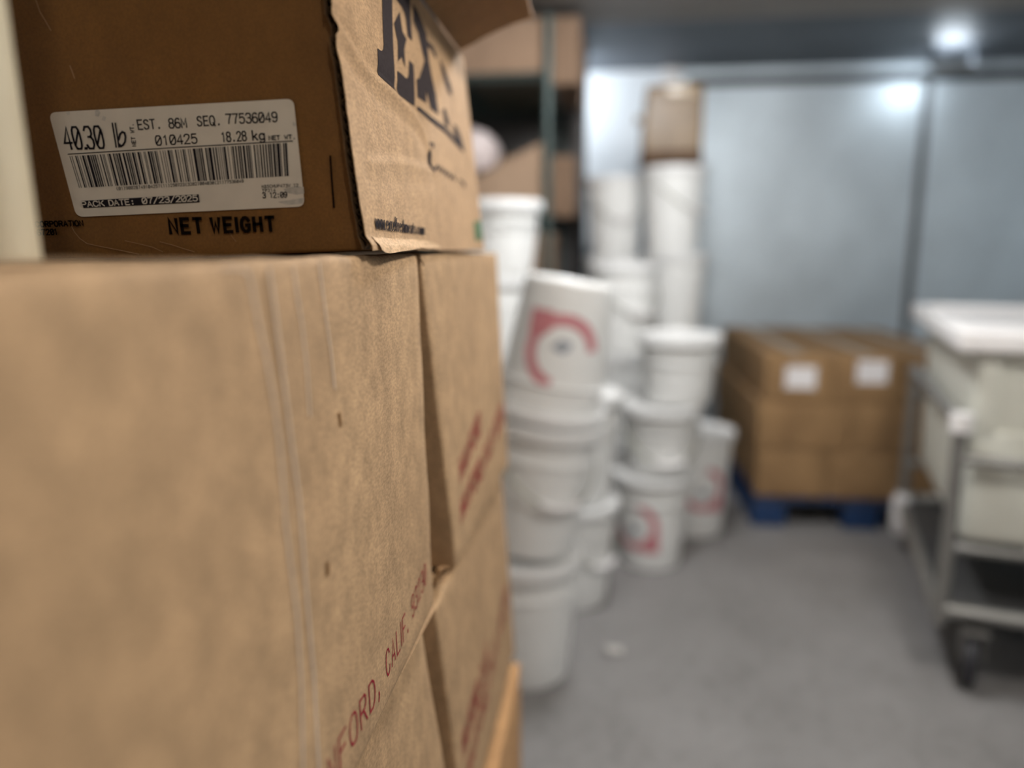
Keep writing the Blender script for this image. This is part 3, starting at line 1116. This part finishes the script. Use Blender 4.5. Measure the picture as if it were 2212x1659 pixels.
# third column, squat pails on a badged one
pail('badged pail on the floor, front of the pails beside the open aisle', .207, 2.84, 0, rz=-.55, badge=True, handle=False)
pail('squat pail resting on the front badged floor pail', .235, 2.84, P1 + .002, H=.268, rz=.2)
pail('squat pail with ridged rim, topmost of the front aisle stack', .295, 2.84, P1 + .274, H=.262, rz=2.9, handle=False)
pail('tall badged pail on the floor nearest the palletised cartons', .425, 3.20, 0, H=.46, rz=.12, badge=True, handle=False)
# tall stack by the back wall that carries the brown carton
DN = ['bottom', 'second', 'third', 'topmost']
DD = ['foot pail of the tall stack under the dark brown carton', 'second pail up in the tall stack under the dark brown carton',
      'third pail up in the tall stack under the dark brown carton', 'top pail directly beneath the dark brown carton']
z = 0
for k in range(4):
    pail(DD[k], (.335, .338, .352, .330)[k], 3.74, z, H=.400, rz=(.4, -.3, 2.8, .9)[k], badge=(k == 1), handle=(k in (0, 3)))
    z += .402
D_TOP = z
DE = ['foot pail of the rear left stack against the bright wall', 'second pail of the rear left stack against the bright wall',
      'third pail of the rear left stack against the bright wall', 'topmost pail of the rear left stack below the bright wall']
z = 0
for k in range(4):
    pail(DE[k], (.055, .057, .060, .057)[k], 3.93, z, H=.393, rz=(.4, 1.3, -.2, .25)[k], handle=(k == 3))
    z += .395
DF = ['foot pail of the stack hidden behind the nearest and front aisle stacks', 'middle pail of the stack behind the upside-down badged pail',
      'rounded white pail peeking out just above and right of the upside-down badged pail']
z = 0
for k in range(3):
    pail(DF[k], .095, 3.32, z, H=.386, rz=(.4, 1.9, .5)[k], handle=(k == 2))
    z += .388
DH = ['foot pail of the stack rising from behind the cardboard boxes', 'second pail of the stack rising from behind the cardboard boxes',
      'third pail of the stack rising from behind the cardboard boxes', 'squat top pail of the stack rising from behind the cardboard boxes']
z = 0
for k in range(4):
    H = (.375, .375, .375, .262)[k]
    pail(DH[k], (-.44, -.43, -.415, -.375)[k], 2.72, z, H=H, rz=(.4, 1.2, 2.2, 1.9)[k], handle=False)
    z += H + .002

# brown carton on the tall stack
bc = empty('brown_carton', (.305, 3.74, D_TOP), 'dark brown carton on top of the tall pail stack by the back wall', 'box')
cR = Matrix.Rotation(math.radians(-4), 3, 'Z')


def cw(q):
    w = (q.z) / .36
    t = 1 - .10 * max(0, w - .45)
    return Vector((q.x * t + .012 * max(0, w - .4), q.y * t, q.z + .006 * nz(q.x * 9, q.y * 9, 2) * w))


cb = MB()
cb.box((-.136, -.12, .002), (.136, .12, .355), .012, 8, cw)
cbo = cb.build('carton_body', BROWN_BOX, bc, world=False)
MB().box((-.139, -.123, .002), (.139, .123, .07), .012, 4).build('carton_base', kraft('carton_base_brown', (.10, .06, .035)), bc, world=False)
cl = MB()
cl.box((-.165, -.05, .20), (-.139, .03, .235), .008, 2)
cl.build('carton_tab', TAPE_HIGHLIGHT, bc, world=False)
MB().box((-.03, -.128, .300), (.10, -.118, .352), .003, 2).build('tape_and_highlight', TAPE_HIGHLIGHT, bc, world=False)  # tan highlight on the carton front, put in as a pale strip

# ------------------------------------------------------------------ wire rack with boxes
RX0, RX1, RY0, RY1 = -.80, -.25, 3.36, 4.36
rack = empty('wire_rack', (RX1, RY0, 0), 'dark green post wire shelving rack behind the pails, holding brown boxes', 'shelf')
for (x, y) in ((RX1, RY0), (RX0, RY0), (RX1, RY1), (RX0, RY1)):
    MB().tube([(x, y, 0), (x, y, 1.1), (x, y, 2.2)], .017, 14).build('rack_post', GREENPOST, rack)
SH = (.16, .62, 1.02, 1.385, 1.975)
for z in SH:
    m = MB()
    for (a, b) in (((RX0, RY0), (RX1, RY0)), ((RX0, RY1), (RX1, RY1)), ((RX0, RY0), (RX0, RY1)), ((RX1, RY0), (RX1, RY1))):
        m.tube([(*a, z - .006), (*b, z - .006)], .005, 6)
        m.tube([(*a, z - .03), (*b, z - .03)], .004, 6)
    for k in range(1, 24):
        y = RY0 + (RY1 - RY0) * k / 24
        m.tube([(RX0, y, z - .004), (RX1, y, z - .004)], .003, 5)
    m.build('wire_shelf', GREENPOST, rack)


def carton(name, label, a, b, mat=KRAFT_FAR, group=None, tape=True, sticker=None, cat='box', tape_axis=1, warp=None):
    """closed carton with top seam tape; a,b world corners"""
    c = ((a[0] + b[0]) / 2, (a[1] + b[1]) / 2, a[2])
    root = empty(name, c, label, cat, group)
    MB().box(a, b, .006, 4, warp).build('carton_body', mat, root)
    if tape:
        w = .026
        if tape_axis == 1:
            MB().box((c[0] - w, a[1] + .004, b[2] - .001), (c[0] + w, b[1] - .004, b[2] + .0008)).build('tape', TAPE_HIGHLIGHT, root)
        else:
            MB().box((a[0] + .004, c[1] - w, b[2] - .001), (b[0] - .004, c[1] + w, b[2] + .0008)).build('tape', TAPE_HIGHLIGHT, root)
    if sticker:
        sx, sz, sw, sh = sticker
        MB().box((sx - sw / 2, a[1] - .0012, sz - sh / 2), (sx + sw / 2, a[1] + .002, sz + sh / 2)).build('white_sticker', WHITE_LABEL, root)
    return root


RG = 'brown boxes on the wire rack'
carton('shelf_box', 'wide flat brown box at the front of the topmost rack shelf', (-.78, 3.40, 1.978), (-.268, 3.60, 2.20), KRAFT_RACK, RG)
q = carton('shelf_box', 'taller brown box overhanging the side of the topmost rack shelf', (-.62, 3.63, 1.978), (-.125, 4.25, 2.27), KRAFT_RACK, RG)
MB().box((-.121, 3.66, 1.88), (-.114, 4.10, 2.20), .002).build('hanging_flap', KRAFT_RACK, q)
carton('shelf_box', 'brown box on the middle rack shelf with a pale bag on it', (-.76, 3.40, 1.388), (-.270, 3.86, 1.690), KRAFT_RACK2, RG, tape=False, warp=lambda q: Vector((q.x, q.y, q.z - .17 * max(0, min(1, (-.30 - q.x) / .30)) * (q.z - 1.388) / .302)))
carton('shelf_box', 'brown box on the middle rack shelf behind the green post', (-.64, 3.90, 1.388), (-.150, 4.28, 1.69), KRAFT_RACK, RG)
carton('shelf_box', 'brown box on the lower rack shelf seen between the pails and green post', (-.76, 3.40, 1.023), (-.228, 3.80, 1.30), KRAFT_RACK, RG)
bag = MB()
vs, fs = rbox((.24, .22, .20), .085, 10)
out = []
for p in vs:
    q = Vector((p[0] - .74, p[1] + 3.46, p[2] + 1.572))
    q += Vector((.022 * nz(p[0] * 14, p[2] * 14, 1), .02 * nz(p[1] * 14, p[2] * 14, 4), .02 * nz(p[0] * 12, p[1] * 12, 7) * (p[2] / .2)))
    out.append(q)
bg = bag.add(out, fs, True).build('plastic_bag', BAG)
tag(bg, 'pale pinkish bag slumped on the brown box of the middle rack shelf', 'bag')

# ------------------------------------------------------------------ pallet load of cartons
PX0, PY0 = .690, 3.275
pal = empty('plastic_pallet', (PX0 + .47, PY0 + .6, 0), 'blue pallet under the brown cartons by the back wall', 'pallet')
for i in range(3):
    for j in range(3):
        x = PX0 + (.0, .395, .79)[i]
        y = PY0 + (0, .535, 1.07)[j]
        MB().box((x, y, .020), (x + .145, y + .14, .104), .003).build('pallet_block', BLUE, pal)
for j in range(3):
    y = PY0 + (0, .535, 1.07)[j]
    MB().box((PX0, y, .1045), (PX0 + .935, y + .14, .118), .002).build('cross_board', DARKWOOD, pal)
for k in range(7):
    x = PX0 + .135 * k
    MB().box((x, PY0, .1185), (x + .115, PY0 + 1.21, .133), .002).build('deck_board', BLUE, pal)
for i in range(3):
    x = PX0 + (.0, .395, .79)[i]
    MB().box((x, PY0, 0), (x + .145, PY0 + 1.21, .0195), .002).build('bottom_board', BLUE, pal)
CG = 'brown cartons on the blue pallet'
HIDE = 'brown carton buried inside the pallet load, screened by the cartons in front'
z0 = .136
rows = [.212, .212, .212]
names = {(2, 0, 0): 'top front carton at the left corner of the pallet load, with a white sticker',
         (2, 1, 0): 'top front carton of the pallet load, white sticker, second from its left corner',
         (2, 2, 0): 'top front carton of the pallet load, partly behind the cart post',
         (2, 0, 1): 'top rear carton of the pallet load, at its left edge',
         (2, 1, 1): 'top rear carton of the pallet load, in the middle',
         (2, 2, 1): 'top rear carton of the pallet load, nearest the white tub',
         (0, 0, 0): 'bottom front carton at the left corner of the pallet load',
         (0, 1, 0): 'bottom front carton of the pallet load, second from its left corner',
         (0, 2, 0): 'bottom front carton of the pallet load, seen through the cart frame',
         (0, 0, 1): 'bottom rear carton on the shaded left side of the pallet load',
         (1, 0, 0): 'middle layer front carton at the left corner of the pallet load',
         (1, 1, 0): 'middle layer front carton of the pallet load, right beside the cart post',
         (1, 0, 1): 'middle layer carton on the shaded left side, second from the front',
         (1, 0, 2): 'middle layer carton on the shaded left side, at the back'}
rj = random.Random(3)
for lay in (0, 1, 2):
    nx, ny, w, d = ((3, 2, .305, .60), (2, 3, .457, .40), (3, 2, .288, .60))[lay]
    xo = PX0 + (.008, .0, .022)[lay]
    for i in range(nx):
        for j in range(ny):
            x = xo + i * (w + .004)
            y = PY0 + .012 + j * (d + .003) + rj.uniform(-.004, .004) * (j == 0)
            if lay == 1 and i == 0: ww = .385
            else: ww = w
            if lay == 1 and i == 1: x = xo + .389
            st_ = None
            if lay == 2 and j == 0 and i < 2: st_ = (x + (.150, .150)[i], z0 + 2 * .214 + (.112, .142)[i], .128, .098)
            key = (lay, i, j)
            carton('brown_carton', names.get(key, HIDE), (x, y, z0 + lay * .214), (x + ww, y + d, z0 + lay * .214 + .212), KRAFT_FAR, CG, True, st_, tape_axis=1 if lay != 1 else 0)

# ------------------------------------------------------------------ cart and tub
CR = math.radians(-15.3)
cart = empty('utility_cart', (.960, 2.06, 0), 'grey tubular steel cart on black casters holding the white tub', 'cart', rz=CR)
CWD, CLN = .78, 1.02


def cpart(mb, name, mat, parent=None, label=None):
    return mb.build(name, mat, parent or cart, world=False, label=label)


for (x, y) in ((0, 0), (0, CLN), (CWD, 0), (CWD, CLN)):
    cpart(MB().tube([(x, y, .19), (x, y, .5), (x, y, .765)], .0185, 14), 'cart_post', STEEL)
for x in (0, CWD):
    cpart(MB().tube([(x, 0, .762), (x, CLN, .762)], .0155, 12), 'side_rail', STEEL)
    cpart(MB().tube([(x, 0, .205), (x, CLN, .205)], .021, 12), 'lower_rail', STEEL)
for y in (0, CLN):
    cpart(MB().tube([(0, y, .665), (CWD, y, .665)], .0145, 12), 'cross_rail', STEEL)
    cpart(MB().tube([(0, y, .232), (CWD, y, .232)], .021, 12), 'lower_rail', STEEL)
for y in (.06, .5, .96):
    cpart(MB().tube([(0, y, .395), (CWD, y, .395)], .0155, 10), 'support_rail', STEEL)
cpart(MB().box((.01, .02, .205), (CWD - .01, CLN - .02, .222), .003), 'lower_shelf', plain('dark_shelf', (.05, .05, .05), .5))
for (x, y) in ((0, 0), (CWD, 0)):
    cpart(MB().tube([(x, y, .742), (x, y, .79)], .029, 14), 'corner_joint', WHITE, label='white corner joint')
cpart(MB().lathe([(0, .768), (.022, .767), (.026, .760), (.026, .745)], 20, (0, CLN, 0)), 'post_cap', STEEL)
for (x, y) in ((0, CLN), (CWD, CLN)):
    cpart(MB().lathe([(0, .075), (.026, .08), (.037, .10), (.04, .16), (.037, .225), (.026, .25), (0, .252)], 20, (x, y, 0)), 'corner_bumper', WHITE, label='white corner bumper')
for (x, y, a) in ((.092, .035, -.2), (CWD - .05, .04, -.2), (.06, CLN - .08, .1), (CWD - .06, CLN - .08, .3)):
    cs = cpart(MB().box((x - .035, y - .04, .166), (x + .035, y + .04, .182), .004).box((x - .030, y - .018, .075), (x - .024, y + .018, .168), .002).box((x + .024, y - .018, .075), (x + .030, y + .018, .168), .002), 'caster', STEEL)
    wv = MB().lathe([(0, -.016), (.06, -.016), (.078, -.013), (.082, 0), (.078, .013), (.06, .016), (0, .016)], 28)
    Rm = Matrix.Rotation(a, 3, 'Z') @ Matrix.Rotation(math.pi / 2, 3, 'Y')
    wv.v = [Rm @ p + Vector((x, y, .082)) for p in wv.v]
    cpart(wv, 'caster_wheel', RUBBER, cs)

tub = empty('plastic_tub', (.960, 2.06, .413), 'cream white plastic tub with a white lid riding in the steel cart', 'tub', rz=CR)
bt, tp = .0, .572


def tubf(q):
    w = q.z / tp
    k = .965 + .035 * w
    return Vector(((q.x - CWD / 2) * k + CWD / 2, (q.y - CLN / 2) * k + CLN / 2, q.z))


MB().box((.024, .045, .001), (CWD - .024, CLN - .032, tp), .022, 6, tubf).build('tub_body', TUB, tub, world=False)
rp = MB()
rp.box((.034, .030, .30), (.085, .052, tp - .02), .006, 3, tubf)
rp.box((.034, .030, .02), (CWD - .034, .052, .325), .006, 3, tubf)
rp.box((CWD - .085, .030, .30), (CWD - .034, .052, tp - .02), .006, 3, tubf)
rp.build('raised_border', TUB, tub, world=False)
ld = MB()
x0, x1, y0, y1 = -.026, CWD + .03, -.004, 1.12
ld.box((x0, y0, tp - .03), (x1, y1, tp + .012), .010, 3)
for (a, b) in (((x0, y0), (x1, y0 + .055)), ((x0, y1 - .055), (x1, y1)), ((x0, y0 + .05), (x0 + .055, y1 - .05)), ((x1 - .055, y0 + .05), (x1, y1 - .05))):
    ld.box((a[0], a[1], tp + .004), (b[0], b[1], tp + .026), .009, 2)
ld.build('lid', WHITE, tub, world=False)

# ------------------------------------------------------------------ small things
sp = MB()
vs, fs = rbox((.05, .035, .016), .007, 3)
sp.add([Vector((p[0] + .035 + .006 * nz(p[1] * 60, p[2] * 50), p[1] + 2.10, p[2] + .0008 + .004 * nz(p[0] * 50, p[1] * 50) * (p[2] > .008))) for p in vs], fs, True)
s1 = sp.build('paper_scrap', SCRAP)
tag(s1, 'small pale crumpled scrap on the concrete beside the pails', 'scrap')


def ceiling_lamp(x, y, z, r, strength, label, colr):
    root = empty('ceiling_lamp', (x, y, CZ), label, 'lamp', 'globe lamps on the ceiling')
    MB().lathe([(0, 0), (.055, 0), (.055, -.02), (.03, -.03), (.03, z - CZ + r * .8)], 24).build('lamp_base', TRIM, root, world=False)
    gm = plain('lamp_globe_%d' % int(strength * 10), (.9, .9, .9), .4, emit=(colr, strength))
    prof = [(r * math.sin(math.pi * k / 14), r * math.cos(math.pi * k / 14)) for k in range(15)]
    MB().lathe(prof, 28, (0, 0, z - CZ)).build('lamp_globe', gm, root, world=False, label='glowing white globe')


KEY = (1.0, .965, .92)
NEUTRAL = (.97, .985, 1.0)
COOL = (.86, .94, 1.0)
ceiling_lamp(.78, .86, 2.19, .11, 122, 'globe lamp on the ceiling over the near boxes', KEY)
ceiling_lamp(.18, 2.12, 2.21, .09, 238, 'unseen globe lamp added over the pails to brighten them', NEUTRAL)  # added lamp out of view, brightens the pails and the far end
ceiling_lamp(.9, -1.5, 2.18, .10, 92, 'unseen globe lamp added behind the viewpoint as front fill', KEY)  # added fill, lifts the box fronts that face the camera
ceiling_lamp(-.34, 4.66, 2.20, .07, 62, 'unseen globe lamp added behind the dark partition to light the wall', COOL)  # added lamp kept out of sight, brightens the left back wall
LX, LY = 1.90, 4.65
upl = empty('shielded_lamp', (LX, LY, CZ), 'ceiling lamp behind an added shield, throwing a soft glow at the far right', 'lamp')
MB().box((-.11, -.054, -.128), (.11, -.050, -.098), .001).build('added_shield', STEEL, upl, world=False)  # added shield, keeps the bright tube hidden from the camera
for x in (-.108, .105):
    MB().box((x, -.054, -.11), (x + .003, .012, 0), 0).build('bracket', GALV_CEIL, upl, world=False)
MB().tube([(-.08, 0, -.102), (0, 0, -.102), (.08, 0, -.102)], .011, 12).build('lamp_tube', plain('tube_glow', (.9, .9, .9), .4, emit=(COOL, 84)), upl, world=False, label='glowing white tube')
jb = MB().box((.33, 4.88, 2.20), (.46, 4.96, 2.322), .02, 3).build('junction_box', WHITE)
tag(jb, 'small white box fixed where the back wall meets the ceiling', 'box')

# ------------------------------------------------------------------ camera, world, colour
cam = bpy.data.cameras.new('camera')
cam.sensor_width = 36.0
cam.lens = F / W * 36.0
cam.clip_start = .01
cam.dof.use_dof = True
cam.dof.focus_distance = .616
cam.dof.aperture_fstop = 1.45
co = bpy.data.objects.new('camera', cam)
col.objects.link(co)
co.matrix_world = Matrix.Translation(EYE) @ Matrix((RGT, UPV, -FWD)).transposed().to_4x4()
sc.camera = co

w = bpy.data.worlds.new('world')
sc.world = w
w.use_nodes = True
w.node_tree.nodes['Background'].inputs[0].default_value = (.5, .5, .52, 1)
w.node_tree.nodes['Background'].inputs[1].default_value = .05

sc.view_settings.view_transform = 'Standard'
sc.view_settings.look = 'None'
sc.view_settings.exposure = 0.0
sc.view_settings.gamma = 1.0
sc.view_settings.use_curve_mapping = False
sc.cycles.max_bounces = 5
sc.cycles.diffuse_bounces = 3
sc.cycles.glossy_bounces = 3
sc.cycles.adaptive_threshold = .05
sc.cycles.sample_clamp_indirect = 6
